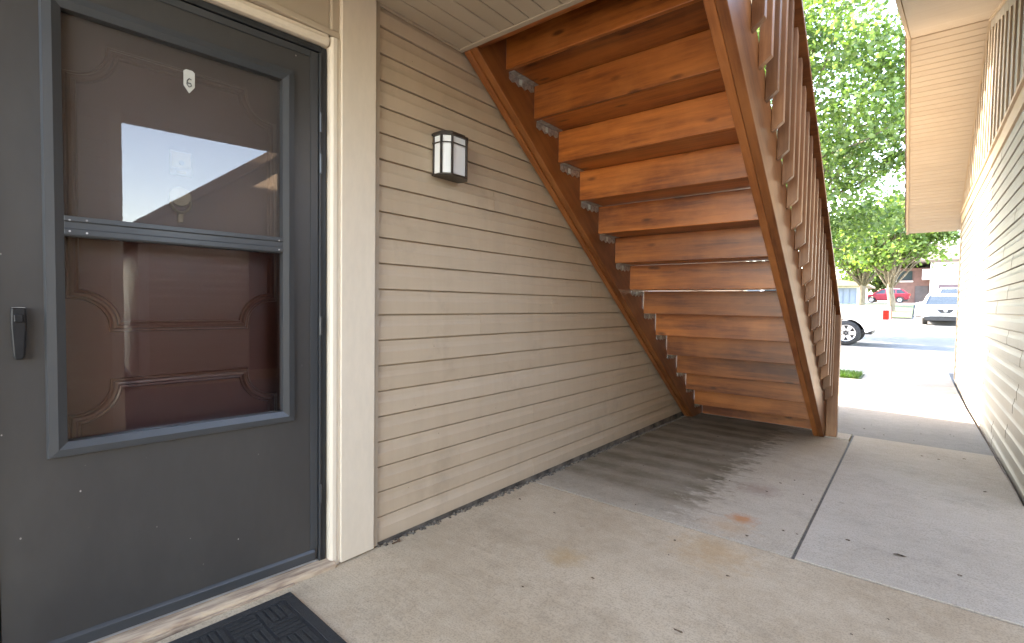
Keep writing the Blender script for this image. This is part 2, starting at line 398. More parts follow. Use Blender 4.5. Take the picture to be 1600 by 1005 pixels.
slab('pavement', [(.008, -2.4), (2.9, -2.4), (2.9, 2.468), (.012, 2.468), (.008, 1.0)], 'conc_front')
slab('pavement', [(-3, -12), (7, -12), (7, -2.41), (-3, -2.41)], 'conc_far', -.003)
slab('pavement', [(.018, 2.476), (1.449, 2.476), (1.432, 5.14), (1.20, 5.14), (1.20, 5.40), (.018, 5.40)], 'conc_stair')
slab('pavement', [(1.462, 2.476), (2.372, 2.476), (2.352, 5.395), (1.446, 5.395)], 'conc_grey', .002)
slab('pavement', [(.0, 5.408), (2.36, 5.408), (2.34, 8.0), (.0, 8.0)], 'conc_far', -.004)
slab('footing_pad', [(1.212, 5.148), (1.428, 5.148), (1.428, 5.392), (1.212, 5.392)], 'conc_grey', .008)
m = MB()
for (xa, ya, xb, yb) in ((1.4405, 2.47, 1.4625, 2.47), ):
    m.add([(1.4495, 2.476, gz(2.47) - .006), (1.4615, 2.476, gz(2.47) - .006), (1.4445, 5.395, gz(5.4) - .006), (1.4325, 5.395, gz(5.4) - .006)], [(0, 1, 2, 3)])
m.add([(0, 2.466, gz(2.47) - .012), (2.4, 2.466, gz(2.47) - .012), (2.4, 2.478, gz(2.47) - .012), (0, 2.478, gz(2.47) - .012)], [(0, 1, 2, 3)])
m.add([(0, 5.390, gz(5.4) - .012), (2.4, 5.390, gz(5.4) - .012), (2.4, 5.41, gz(5.4) - .012), (0, 5.41, gz(5.4) - .012)], [(0, 1, 2, 3)])
tag(m.build('pavement_joint', 'joint'), kind='structure')
sheet('sidewalk', 1.16, 2.34, 8.008, 12.6, 'conc_far', .0)
sheet('kerb', -40, 40, 12.6, 12.75, 'conc_grey', .05)
sheet('sidewalk', -40, 1.158, 8.008, 10.099, 'conc_far', .0)
sheet('sidewalk', -40, 1.158, 11.001, 12.6, 'conc_far', .0)
sheet('lawn', -40, 1.15, 10.1, 11.0, 'lawn', .0)
sheet('lawn', -60, 1.6, 40, 70, 'lawn', .03, n=20)
sheet('driveway', 1.7, 30, 42, 90, 'conc_far', .02, n=24)
m = MB(); vs = []
for _ in range(4500):
    x = rng.uniform(-.55, 1.12); y = rng.uniform(10.12, 10.98); z = hz(y) + .006
    a = rng.uniform(0, 6.28); w = .006; h = rng.uniform(.04, .09); dx, dy = math.cos(a) * w, math.sin(a) * w; lx, ly = rng.normal(0, .025, 2)
    m.add([(x - dx, y - dy, z), (x + dx, y + dy, z), (x + lx, y + ly, z + h)], [(0, 1, 2)])
tag(m.build('grass', 'grass'), 'short green grass growing beside the sunlit walk', 'grass', kind='stuff')

# small litter on the walk
m = MB()
spots = [(1.26, 1.632, .02), (1.82, 2.82, .03)] + [(rng.uniform(.1, 2.25), rng.uniform(1.2, 7.2), rng.uniform(.004, .012)) for _ in range(70)]
for (x, y, r) in spots:
    z = gz(y) + .004; a = rng.uniform(0, 6.28); e = rng.uniform(.25, .7)
    ring = [(x + r * math.cos(t + a) * (1 if k % 2 else .75), y + r * e * math.sin(t + a), z + (.004 if k % 2 else .0015)) for k, t in enumerate(np.linspace(0, 6.28, 8)[:-1])]
    m.add(ring + [(x, y, z + .006)], [(k, (k + 1) % 7, 7) for k in range(7)])
tag(m.build('leaf_litter', 'debris'), 'scattered dry leaf scraps and twigs on the concrete walk', 'litter', kind='stuff')
m = MB()
for _ in range(520):                           # crumbly dirt along the foot of the siding
    y = rng.uniform(1.33, 5.6); x = .012 + abs(rng.normal(0, .011)); r = rng.uniform(.003, .011); z = gz(y)
    m.add([(x - r, y - r, z), (x + r, y - r * .6, z), (x + r * .7, y + r, z), (x - r, y + r * .8, z), (x, y, z + r * 1.2)], [(0, 1, 4), (1, 2, 4), (2, 3, 4), (3, 0, 4)])
tag(m.build('dirt_strip', 'dirt'), 'crumbled dark dirt along the bottom of the siding', 'dirt', kind='stuff')
m = MB().cyl((.045, 1.40, gz(1.4) + .005), .0035, .035, 1, 8); m.cyl((.045, 1.4195, gz(1.4) + .006), .008, .006, 1, 8)
o = m.build('rusty_screw', 'debris'); tag(o, 'rusty screw lying on concrete beside the cream trim', 'screw')

# ------------------------------------------------------------------ siding helper (Dutch lap courses)
LAP = .114
def lap_profile(h):
    return [(-.002, .0050), (.0, .0070), (.0, .56 * h), (-.004, .66 * h), (-.007, .78 * h), (-.008, h - .001), (-.0165, h - .001), (-.0165, .0050)]

def courses(parent, plane, sgn, axis, a0, a1, z0, n, mat='siding', seams=True, seed=1, lap=LAP, name='siding_board', cut=None):
    """boards on the plane x=plane (axis 'y' runs along) facing sgn*x"""
    r = random.Random(seed)
    for k in range(n):
        z = z0 + k * lap; b0, b1 = a0, a1
        if cut: b0, b1 = cut(z, a0, a1)
        if b1 - b0 < .05: continue
        cuts = [b0]; p = b0 + r.uniform(.5, 3.4)
        while seams and p < b1 - .4: cuts.append(p); p += r.uniform(2.2, 3.6)
        cuts.append(b1)
        for i in range(len(cuts) - 1):
            pr = lap_profile(lap); d = .0016 if i % 2 else 0.0
            e1 = cuts[i + 1] + (.012 if (i % 2 and i < len(cuts) - 2) else 0); e0 = cuts[i] - (.012 if i % 2 else 0)
            poly = [((plane + sgn * (px + d)), z + pz) for px, pz in pr]
            mb = MB()
            if axis == 'y':
                nn = len(poly); vs = [(x, e0, zz) for x, zz in poly] + [(x, e1, zz) for x, zz in poly]
            else:
                nn = len(poly); vs = [(e0, x, zz) for x, zz in poly] + [(e1, x, zz) for x, zz in poly]
            mb.add(vs, [tuple(range(nn)), tuple(range(2 * nn - 1, nn - 1, -1))] + [(j, j + nn, (j + 1) % nn + nn, (j + 1) % nn) for j in range(nn)])
            mb.build(name, mat, parent)

# ------------------------------------------------------------------ apartment building on the left
B = empty('apartment_building', (0, 3, 0), 'two storey apartment building with tan lap siding beside the stairs', 'building')
wall = MB().box(-7, -.018, 1.12, 7.2, -.3, 6.4).build('wall', 'siding', B)
MB().box(-7, -.28, -2.2, 1.12, -.3, 6.4).build('wall', 'siding', B)
MB().box(-.28, -.10, -2.2, .08, -.3, 6.4).build('wall', 'siding', B)
MB().box(-.28, -.03, .08, 1.12, 2.40, 6.4).build('wall', 'siding', B)
courses(wall, 0.0, 1, 'y', 1.327, 7.2, -.008, 20, seed=3)
courses(wall, 0.0, 1, 'y', 1.327, 1.83, -.008 + 20 * LAP, 1, seams=False)
courses(wall, 0.0, 1, 'y', 1.83, 7.2, -.008 + 20 * LAP, 36, seed=5)
# corner board beside the door and its channel
MB().box(-.016, .028, 1.135, 1.297, -.006, 2.357).build('corner_board', 'trim', B, bevel=.003)
MB().prism([(-.016, 1.2975), (.022, 1.2975), (.022, 1.303), (.012, 1.306), (.012, 1.326), (-.016, 1.326)], -.008, 2.355, 2).build('channel_trim', 'channel', B)
MB().box(-.016, .03, 7.14, 7.23, -.1, 6.4).build('corner_board', 'trim', B)
MB().box(-.016, -.006, 1.327, 7.14, -.12, -.002).build('foundation_edge', 'foundation', B)
# unseen roof, its eave extended over the stairs to shade the gable wall
rf = MB().prism([(1.55, 6.38), (1.55, 6.52), (-3.2, 8.6), (-7.65, 6.52), (-7.65, 6.38)], -2.6, 7.6, 1).build('roof', 'roof', B)
# breezeway floor above the door, its soffit boards below
MB().box(-.02, 2.40, -.45, 1.80, 2.376, 2.74).build('landing_floor', 'siding', B)
ceil = MB().box(-.02, 2.40, -.45, 1.815, 2.3725, 2.3755).build('ceiling', 'soffit', B)
w = .088
for k in range(27):
    x0 = .013 + k * w; x1 = min(x0 + w - .0045, 2.385)
    if x1 - x0 < .02: continue
    MB().prism([(x0, 2.3715), (x0, 2.3615), (x0 + .004, 2.359), (x1 - .004, 2.359), (x1, 2.3615), (x1, 2.3715)], -.45, 1.808, 1).build('soffit_board', 'soffit', ceil)
MB().prism([(1.806, 2.352), (1.832, 2.352), (1.832, 2.40), (1.826, 2.40), (1.826, 2.3585), (1.806, 2.3585)], .0, 2.40, 0).build('channel_trim', 'channel', B)
MB().box(.0015, .012, -.45, 1.805, 2.351, 2.3705).build('channel_trim', 'channel', B)
MB().box(2.386, 2.41, -.45, 1.83, 2.30, 2.74).build('fascia_board', 'fascia', B)
# transom panel above the door
tp = MB().box(-.03, -.012, .05, 1.134, 2.128, 2.357).build('transom_panel', 'channel', B)
for a, b_ in ((.05, .42), (.428, .80), (.806, .828), (.835, 1.098)):
    MB().box(-.012, -.007, a, b_, 2.155, 2.340).build('panel_board', 'channel', tp, bevel=.002)
MB().box(-.012, .012, .05, 1.134, 2.128, 2.153).build('panel_trim', 'channel', tp, bevel=.004)
MB().box(-.012, .010, 1.10, 1.134, 2.1535, 2.357).build('panel_trim', 'channel', tp, bevel=.004)

# ------------------------------------------------------------------ door frame, storm door, entry door
PH = -math.radians(5.0)
F = empty('door_frame', (0, 1.10, 0), 'cream door casing with black weatherstrip around the storm door', 'door frame', rz=PH)
L = dict(local=True)
MB().prism([(-.10, -.012), (-.03, -.012), (.012, -.006), (.020, .004), (.020, .020), (.014, .026), (.014, .036), (-.10, .036)], -.012, 2.122, 2).build('side_casing', 'trim', F, bevel=.002, **L)
MB().prism([(-.10, 2.078), (-.03, 2.078), (.010, 2.084), (.018, 2.094), (.018, 2.110), (.012, 2.116), (.012, 2.1265), (-.10, 2.1265)], -1.05, -.0125, 1).build('head_casing', 'trim', F, bevel=.002, **L)
MB().prism([(-.10, -1.05), (.018, -1.05), (.018, -.975), (-.03, -.965), (-.10, -.965)], -.012, 2.078, 2).build('side_casing', 'trim', F, **L)
MB().box(-.20, -.101, -.03, .036, .02, 2.12).build('jamb', 'maroon', F, **L)
MB().box(-.20, -.101, -1.05, -.965, .02, 2.12).build('jamb', 'maroon', F, **L)
MB().box(-.20, -.101, -.965, -.03, 2.06, 2.12).build('jamb', 'maroon', F, **L)
MB().box(-.05, -.004, -.036, -.013, .02, 2.077).build('weatherstrip', 'blackrub', F, bevel=.003, **L)
MB().box(-.05, .004, -.046, -.038, .025, 2.05).build('hinge_rail', 'doorframe', F, bevel=.002, **L)
MB().box(-.05, -.002, -.964, -.0365, 2.053, 2.0775).build('weatherstrip', 'blackrub', F, bevel=.003, **L)
MB().box(-.05, -.002, -.9645, -.945, .02, 2.0525).build('weatherstrip', 'blackrub', F, bevel=.003, **L)
for z in (.30, .98, 1.62, 1.78):
    MB().cyl((.005, -.0415, z), .006, .075, 2, 10).build('hinge', 'doorframe', F, smooth=False, **L)
sl = MB().prism([(-.20, .022), (-.012, .022), (.030, .012), (.036, .004), (.036, -.05), (-.20, -.05)], -1.0, .012, 1).build('sill', 'sill', F, bevel=.004, **L)
MB().box(.0365, .046, -.98, -.16, -.03, -.004).build('sill_strip', 'sill', F, bevel=.002, **L)
MB().box(-.055, -.010, -.964, -.040, .0225, .029).build('threshold_plate', 'alu', F, **L)

D = empty('storm_door', (0, 1.10, 0), 'dark charcoal storm door with screen above and glass below', 'door', rz=PH)
y0, y1 = -.943, -.049
wy0, wy1, wz0, wz1 = -.845, -.142, .612, 1.945
sk = MB()
sk.box(-.042, -.006, y0, wy0 + .012, .034, 2.048); sk.box(-.042, -.006, wy1 - .012, y1, .034, 2.048)
sk.box(-.042, -.006, wy0 + .012, wy1 - .012, .034, wz0 + .012); sk.box(-.042, -.006, wy0 + .012, wy1 - .012, wz1 - .012, 2.048)
sk.build('door_skin', 'door', D, **L)
MB().prism([(-.0055, .036), (.003, .036), (.003, .068), (-.0055, .078)], y0 + .004, y1 - .012, 1).build('bottom_sweep', 'doorframe', D, bevel=.002, **L)
MB().box(-.0055, -.001, y1 - .030, y1, .080, 2.046).build('edge_strip', 'doorframe', D, bevel=.002, **L)
MB().box(-.0055, -.001, y0, y1 - .031, 2.022, 2.047).build('edge_strip', 'doorframe', D, bevel=.002, **L)
# raised window frame, mitred: four prisms with bevelled section
t = .045
def framebar(p0, p1, q0, q1):                   # outer edge p0->p1, inner edge q0->q1 (y,z)
    mb = MB(); prof = [(-.0055, 0), (.010, .10), (.013, .55), (.008, .80), (.004, 1.0), (-.030, 1.0), (-.030, 0)]
    vs = []
    for (o_, i_) in ((p0, q0), (p1, q1)):
        for x, s in prof: vs.append((x, o_[0] + (i_[0] - o_[0]) * s, o_[1] + (i_[1] - o_[1]) * s))
    n = len(prof); mb.add(vs, [tuple(range(n)), tuple(range(2 * n - 1, n - 1, -1))] + [(j, j + n, (j + 1) % n + n, (j + 1) % n) for j in range(n)])
    return mb.build('glazing_frame', 'doorframe', D, **L)
O = [(wy0, wz0), (wy1, wz0), (wy1, wz1), (wy0, wz1)]; I = [(wy0 + t, wz0 + t), (wy1 - t, wz0 + t), (wy1 - t, wz1 - t), (wy0 + t, wz1 - t)]
for k in range(4): framebar(O[k], O[(k + 1) % 4], I[k], I[(k + 1) % 4])
gy0, gy1 = wy0 + t, wy1 - t
MB().prism([(-.028, 1.256), (.002, 1.256), (.006, 1.262), (.006, 1.276), (.0035, 1.279), (.0035, 1.297), (.007, 1.300), (.007, 1.314), (-.028, 1.314)], gy0, gy1, 1).build('middle_rail', 'doorframe', D, bevel=.001, **L)
MB().box(-.026, -.022, gy0, gy1, wz0 + t, 1.257).build('glass_pane', 'glass_low', D, **L)
MB().box(-.026, -.022, gy0, gy1, 1.313, wz1 - t).build('screen_pane', 'glass_up', D, **L)
for (yy, zz) in ((gy0 + .012, 1.302), (gy0 + .012, 1.270), (gy0 + .05, 1.305), (gy0 + .05, 1.268), (gy1 - .015, 1.302), (gy1 - .015, 1.268)):
    MB().cyl((.0075, yy, zz), .0028, .003, 0, 8).build('screw_head', 'wornmetal', D, **L)
hy = .022
hd = MB().prism([(a_ + hy, b_) for a_, b_ in ((-.934, 1.048), (-.904, 1.048), (-.903, 1.0), (-.908, .915), (-.912, .905), (-.926, .905), (-.931, .915), (-.935, 1.0))], -.005, .020, 0).build('handle', 'handle', D, bevel=.004, **L)
MB().prism([(-.929 + hy, 1.030), (-.909 + hy, 1.030), (-.909 + hy, 1.008), (-.929 + hy, 1.008)], .020, .026, 0).build('push_button', 'handle', hd, bevel=.003, **L)
MB().box(.0, .019, -.9325 + hy, -.9055 + hy, 1.0482, 1.0492).build('worn_edge', 'wornmetal', hd, **L)

E_ = empty('entry_door', (0, 1.10, 0), 'maroon panelled entry door behind the storm door glass', 'door', rz=PH)
XD = -.125
MB().box(-.17, XD, -.962, -.034, .025, 2.058).build('door_slab', 'maroon', E_, **L)
def arc(c, r, a0, a1, n=9): return [(c[0] + r * math.cos(math.radians(a0 + (a1 - a0) * k / n)), c[1] + r * math.sin(math.radians(a0 + (a1 - a0) * k / n))) for k in range(n + 1)]
def panel(ya, yb, za, zb, r, name):
    path = arc((ya, za), r, 90, 0) + arc((yb, za), r, 180, 90) + arc((yb, zb), r, 270, 180) + arc((ya, zb), r, 0, -90)
    n = len(path); c = Vector(((ya + yb) / 2, (za + zb) / 2))
    mb = MB(); prof = [(-.002, 0.0), (.006, .004), (.004, .009), (.012, .014), (.013, .021), (.005, .027), (.007, .032), (-.002, .037)]
    vs = []
    for i, p in enumerate(path):
        p = Vector(p); a = Vector(path[i - 1]); b = Vector(path[(i + 1) % n])
        n1 = (p - a); n2 = (b - p)
        n1 = Vector((-n1.y, n1.x)).normalized() if n1.length > 1e-6 else None; n2 = Vector((-n2.y, n2.x)).normalized() if n2.length > 1e-6 else None
        nn = ((n1 or n2) + (n2 or n1)); nn = nn.normalized() * min(1.6, 1.0 / max(.5, nn.length / 2))
        for x, s in prof: vs.append((XD + x, p.x + nn.x * (s - .018), p.y + nn.y * (s - .018)))
    k = len(prof)
    mb.add(vs, [(i * k + j, i * k + j + 1, ((i + 1) % n) * k + j + 1, ((i + 1) % n) * k + j) for i in range(n) for j in range(k - 1)])
    mb.build(name, 'maroon_hi', E_, **L)
panel(-.775, -.180, .985, 1.86, .105, 'panel_moulding')
panel(-.775, -.180, .16, .800, .105, 'panel_moulding')
pl = MB().prism([(y_ + .0, z_ + .012) for y_, z_ in ((-.497, 1.822), (-.490, 1.828), (-.472, 1.828), (-.465, 1.822), (-.465, 1.775), (-.481, 1.752), (-.497, 1.775))], -.0215, -.019, 0).build('number_plate', 'plate', D, **L)
six = [(-.475, 1.797), (-.481, 1.800), (-.487, 1.792), (-.488, 1.780), (-.482, 1.772), (-.475, 1.777), (-.477, 1.785), (-.486, 1.784)]
MB().tube([(-.0185, a, b_ + .012) for a, b_ in six], .0017, 6).build('digit', 'ink', pl, **L)
vp = MB().box(XD, XD + .006, -.518, -.450, 1.508, 1.592).build('viewer_plate', 'plate', E_, bevel=.003, **L)
MB().box(XD + .006, XD + .008, -.512, -.456, 1.535, 1.587).build('viewer_window', 'brass', vp, **L)
MB().cyl((XD + .009, -.484, 1.552), .008, .006, 0, 14).build('peephole', 'ink', vp, **L)
MB().box(XD + .006, XD + .009, -.498, -.470, 1.514, 1.524).build('slot', 'brass', vp, **L)
kn = MB().cyl((XD + .006, -.488, 1.435), .034, .012, 0, 20).build('knocker', 'brass', E_, bevel=.003, **L)
MB().tube([(XD + .016, -.488 + .030 * math.cos(a), 1.415 + .036 * math.sin(a)) for a in np.linspace(math.pi * .95, 2.05 * math.pi, 12)], .005, 8).build('knocker_ring', 'brass', kn, **L)
MB().box(XD, XD + .012, -.496, -.480, 1.345, 1.385).build('striker', 'brass', kn, bevel=.002, **L)

# ------------------------------------------------------------------ door mat
mt = empty('door_mat', (.07, .90, gz(.9)), 'charcoal ribbed door mat lying before the storm door', 'door mat', rz=math.radians(-3.0))
W, H = .48, .78
MB().prism([(0, 0), (W, 0), (W, -H), (0, -H)], .0, .005, 2).build('mat_backing', 'matrub', mt, bevel=.002, **L)
bd = .045
for (a, b_, c, d) in ((0.004, bd - .006, -H + .004, -.004), (W - bd + .006, W - .004, -H + .004, -.004), (bd - .004, W - bd + .004, -bd + .006, -.004), (bd - .004, W - bd + .004, -H + .004, -H + bd - .006)):
    MB().box(a, b_, c, d, .0052, .0085).build('mat_border', 'matrub', mt, bevel=.0015, **L)
cell = .0975
for i in range(4):
    for j in range(7):
        cx_, cy_ = bd + i * cell, -bd - j * cell - .004
        for r_ in range(4):
            s0, s1 = .004 + r_ * (cell - .004) / 4, (r_ + 1) * (cell - .004) / 4 - .003
            if (i + j) % 2: MB().box(cx_ + s0, cx_ + s1, cy_ - cell + .006, cy_ - .002, .0052, .0082).build('carpet_rib', 'mat', mt, bevel=.002, **L)
            else: MB().box(cx_ + .003, cx_ + cell - .003, cy_ - s1, cy_ - s0, .0052, .0082).build('carpet_rib', 'mat', mt, bevel=.002, **L)

# ------------------------------------------------------------------ wall lantern
LN = empty('wall_lantern', (0, 1.735, 1.69), 'black wall lantern with frosted panes mounted on the tan siding', 'lantern')
plan = [(.0, 1.640), (.062, 1.640), (.098, 1.678), (.098, 1.775), (.062, 1.812), (.0, 1.812)]
def ring(z0, z1, grow, name, mat='lampblk', inner=None):
    c = Vector((.03, 1.726)); P = [(c.x + (x - c.x) * grow if x > .001 else .0015, c.y + (y - c.y) * grow) for x, y in plan]
    return MB().prism(P, z0, z1, 2).build(name, mat, LN, bevel=.002)
ring(1.880, 1.892, 1.10, 'top_cap'); ring(1.892, 1.902, .92, 'top_cap')
ring(1.690, 1.6985, 1.07, 'bottom_ring')
ring(1.6985, 1.703, .90, 'bottom_plate', 'underfrost')
MB().prism([(.012 + (x - .012) * .93 if x > .001 else .004, 1.726 + (y - 1.726) * .93) for x, y in plan], 1.7035, 1.8795, 2).build('frosted_pane', 'frost', LN)
for (x, y) in plan[1:5]:
    MB().box(x - .0045, x + .0045, y - .0045, y + .0045, 1.699, 1.880).build('corner_bar', 'lampblk', LN, bevel=.001)
MB().box(.0016, .010, 1.640, 1.812, 1.690, 1.898).build('back_plate', 'lampblk', LN, bevel=.002)
for z in (1.846,):
    P = [(x, y) for x, y in plan]
    for a, b_ in zip(P, P[1:]):
        MB().tube([(a[0] + .001, a[1], z), (b_[0] + .001, b_[1], z)], .0032, 6).build('cross_bar', 'lampblk', LN)

# ------------------------------------------------------------------ staircase
SLOPE = .7345; TH = math.atan(SLOPE); RUN, RISE = .2553, .187
def line(y): return 2.351 - SLOPE * (y - 1.839)
S = empty('staircase', (.65, 5.0, 0), 'stained wooden open staircase with closed risers, balusters and handrail', 'staircase')
XI0, XI1 = .10, 1.163
def stringer(xa, xb, dz=0.0, top=.40, mat='woods'):
    yb = 5.38                                    # where the bottom line meets the slab
    poly = []
    yg = 1.839 + (2.351 + dz - gz(5.0)) / SLOPE
    ztop = lambda y: line(y) + dz + top
    ygt = 1.839 + (2.351 + dz + top - gz(5.2)) / SLOPE
    P = [(1.834, line(1.834) + dz), (yg, gz(5.0) + .001), (min(ygt, yg + .34), gz(5.2) + .001), (min(ygt, yg + .34), ztop(min(ygt, yg + .34))), (1.834, ztop(1.834))]
    if P[3][1] <= P[2][1] + .002: P = P[:3] + P[4:]
    o0 = Vector((0, 1.834, line(1.834)))
    ex = Vector((0, math.cos(TH), -math.sin(TH))); ez = Vector((0, math.sin(TH), math.cos(TH)))
    mb = MB(); pl_ = [((Vector((0, y, z)) - o0).dot(ex), (Vector((0, y, z)) - o0).dot(ez)) for y, z in P]
    n = len(pl_); w_ = xb - xa
    mb.add([(a, -w_ / 2, b_) for a, b_ in pl_] + [(a, w_ / 2, b_) for a, b_ in pl_], [tuple(range(n)), tuple(range(2 * n - 1, n - 1, -1))] + [(j, j + n, (j + 1) % n + n, (j + 1) % n) for j in range(n)])
    # local x -> ex, local y -> world -x, local z -> ez
    R = Matrix(((0, -1, 0), (ex.y, 0, ez.y), (ex.z, 0, ez.z)))
    o = mb.build('stringer', mat, S, bevel=.004, loc=Vector(((xa + xb) / 2, o0.y, o0.z)) - Vector(S.location), rot=R.to_euler())
    return o
stringer(.016, .055, -.012); stringer(.0565, XI0 - .001)
stringer(XI1 + .001, 1.205); stringer(1.2065, 1.249, -.004)
for k in range(-1, 14):
    a = 2.06 + RUN * k; z = 2.325 - RISE * k          # near (back) edge of tread and its underside
    gap = {3: .005, 5: .004, 6: .008, 7: .002}.get(k, .0012)
    if k <= 12:
        MB().box(XI0 + .004, XI1 - .004, a + .027, a + RUN + .045, z, z + .038).build('tread', 'woodx', S, bevel=.004)
    zt = z - gap; zb = z - RISE - .001                   # riser hanging below this tread's nose, nailed to the next tread's back
    if k == 12: zb = gz(5.4) + .004
    if k <= 12:
        dl = .006 if 6 <= k <= 12 else .002
        MB().box(XI0 + dl, XI1 - .002, a + RUN, a + RUN + .0255, zb, zt).build('riser', 'woodx', S, bevel=.003)
    if 0 <= k <= 12:                                    # toothed galvanised tread bracket on the wall stringer
        ya, yb = a + .030, a + RUN - .004; P = [(ya, z - .002)]
        nT = 8
        for q in range(nT + 1):
            yy = ya + (yb - ya) * q / nT; P.append((yy, z - (.048 if q % 2 else .036) - (.006 if 2 < q < 6 else 0)))
        P.append((yb, z - .002))
        br = MB().prism(P, XI0, XI0 + .003, 0).build('tread_bracket', 'galv', S)
        MB().box(XI0 + .0035, XI0 + .036, ya, yb, z - .0045, z - .0012).build('bracket_flange', 'galv', br)
        yc = ya + .085; MB().box(XI0 + .0032, XI0 + .0042, yc, yc + .026, z - .040, z - .010).build('bracket_sticker', 'sticker', br)
        for q in (.045, .15, .195):
            MB().cyl((XI0 + .004, ya + q, z - .022), .0045, .004, 0, 8).build('bolt_head', 'wornmetal', br)
MB().box(XI0, 1.16, 1.836, 1.875, 2.36, 2.70).build('landing_beam', 'woodx', S, bevel=.004)
MB().box(XI0 + .004, XI1 - .004, 1.60, 2.06 - RUN * 2 + RUN + .03, 2.325 + RISE * 2, 2.325 + RISE * 2 + .038).build('tread', 'woodx', S, bevel=.004)
# balusters screwed to the outer stringer face
XB0, XB1 = 1.2505, 1.3035
y = 2.325 - .142 * 4
nb = 0
while y < 5.06:
    zb = line(y + .019) + .285; zt = line(y + .019) + 1.098
    MB().add([(XB0, y, zb), (XB1, y, zb + .045), (XB1, y + .038, zb + .045), (XB0, y + .038, zb), (XB0, y, zt + .014), (XB1, y, zt + .014), (XB1, y + .038, zt - .014), (XB0, y + .038, zt - .014)],
             [(0, 1, 2, 3), (4, 5, 6, 7), (0, 1, 5, 4), (1, 2, 6, 5), (2, 3, 7, 6), (3, 0, 4, 7)]).build('baluster', 'woodz', S, bevel=.0025)
    y += .142; nb += 1
def sloped(xa, xb, ya, yb, z0, z1, name, mat='woodz'):
    return MB().prism([(ya, line(ya) + z0), (yb, line(yb) + z0), (yb, line(yb) + z1), (ya, line(ya) + z1)], xa, xb, 0).build(name, mat, S, bevel=.004)
sloped(1.212, 1.332, 1.62, 5.20, 1.112, 1.150, 'handrail', 'woods')
sloped(1.212, 1.2495, 1.62, 5.15, 1.02, 1.110, 'rail', 'woods')
MB().box(1.2505, 1.334, 5.155, 5.238, gz(5.2) + .008, line(5.155) + 1.108).build('newel_post', 'woodz', S, bevel=.004)
MB().box(1.2505, 1.334, 1.66, 1.745, 2.20, 3.75).build('newel_post', 'woodz', S, bevel=.004)

# ------------------------------------------------------------------ gable building on the right
G = empty('gable_building', (2.38, 7.676, 0), 'tan sided gable building with deep rake soffit along the walk', 'building')
PX = 2.38; YR, ZR, SL = 7.676, 4.31, .4535
SLN = .32
def roofz(y): return ZR - (SL if y > YR else SLN) * abs(y - YR)
gw = MB().prism([(4.05, -.3), (11.3, -.3), (11.3, roofz(11.3) + .1), (YR, ZR + .1), (4.05, roofz(4.05) + .1)], PX + .017, 9.0, 0).build('wall', 'siding', G)
courses(gw, PX, -1, 'y', 4.09, 11.26, -.09, 23, seed=11, lap=.114, mat='siding_grey_shade')
MB().box(PX - .004, PX + .016, 4.09, 11.26, -.13, -.092).build('foundation_edge', 'conc_grey', G)
MB().box(PX - .012, PX + .016, 4.03, 4.088, -.10, 2.53).build('corner_board', 'channel', G)
MB().box(PX - .012, PX + .016, 11.262, 11.32, -.10, 2.53).build('corner_board', 'channel', G)
MB().box(PX - .010, PX + .016, 4.03, 11.32, 2.5335, 2.665).build('frieze_board', 'fascia', G, bevel=.003)
MB().prism([(PX - .03, 2.668), (PX - .03, 2.70), (PX - .006, 2.725), (PX + .016, 2.725), (PX + .016, 2.668)], 4.03, 11.32, 1).build('band_trim', 'fascia', G, bevel=.003)
yb_ = 4.06
while yb_ < 11.28:
    y2 = min(yb_ + .292, 11.29)
    zt0, zt1 = roofz(yb_) - .004, roofz(y2) - .004
    if min(zt0, zt1) > 2.76:
        P = [(yb_, 2.727), (y2, 2.727), (y2, zt1)] + ([(YR, ZR - .004)] if yb_ < YR < y2 else []) + [(yb_, zt0)]
        MB().prism(P, PX - .008, PX + .016, 0).build('gable_board', 'siding_grey_shade', gw, bevel=.004)
        MB().box(PX - .022, PX - .0085, y2 - .012, y2 + .030, 2.727, min(zt0, zt1) - .03).build('batten', 'channel', gw, bevel=.002)
    yb_ = y2 + .006
# rake soffit boards run out from the wall to the fascia
XO = 1.665
for sgn in (1, -1):
    sl = SL if sgn > 0 else SLN
    d = Vector((sgn, -sl)).normalized(); nrm = Vector((sgn * sl, 1)).normalized()   # along slope (y,z) and up-normal
    s = .012; tot = (11.73 - YR) / abs(d.x); k = 0
    while s < tot - .03:
        e = min(s + .0865, tot)
        def pt(q, h): return (YR + d.x * q + nrm.x * h * 1.0, ZR + d.y * q + nrm.y * h)
        P = [pt(s, .010), pt(s, .002), pt(s + .004, .0), pt(e - .004, .0), pt(e, .002), pt(e, .010)]
        MB().prism(P, XO + .012, PX - .0305, 0).build('soffit_board', 'soffit', gw)
        s = e + .0042; k += 1
    P = [pt(0, -.012), pt(tot + .02, -.012), pt(tot + .02, .16), pt(0, .16)]
    MB().prism(P, XO - .022, XO + .010, 0).build('rake_fascia', 'fascia', G, bevel=.004)
    P = [pt(0, .0105), pt(tot, .0105), pt(tot, .16), pt(0, .16)]
    MB().prism(P, XO + .0105, 9.4, 0).build('roof_deck', 'soffit', G)
    P = [pt(-.03, .162), pt(tot + .06, .162), pt(tot + .06, .19), pt(-.03, .19)]
    MB().prism(P, XO - .05, 9.45, 0).build('roof', 'roof', G)
    P = [pt(.0, -.022), pt((4.0 if sgn < 0 else 3.99) , -.022), pt(3.99, .0), pt(.0, .0)]
    MB().prism(P, PX - .030, PX - .009, 0).build('soffit_channel', 'fascia', G)

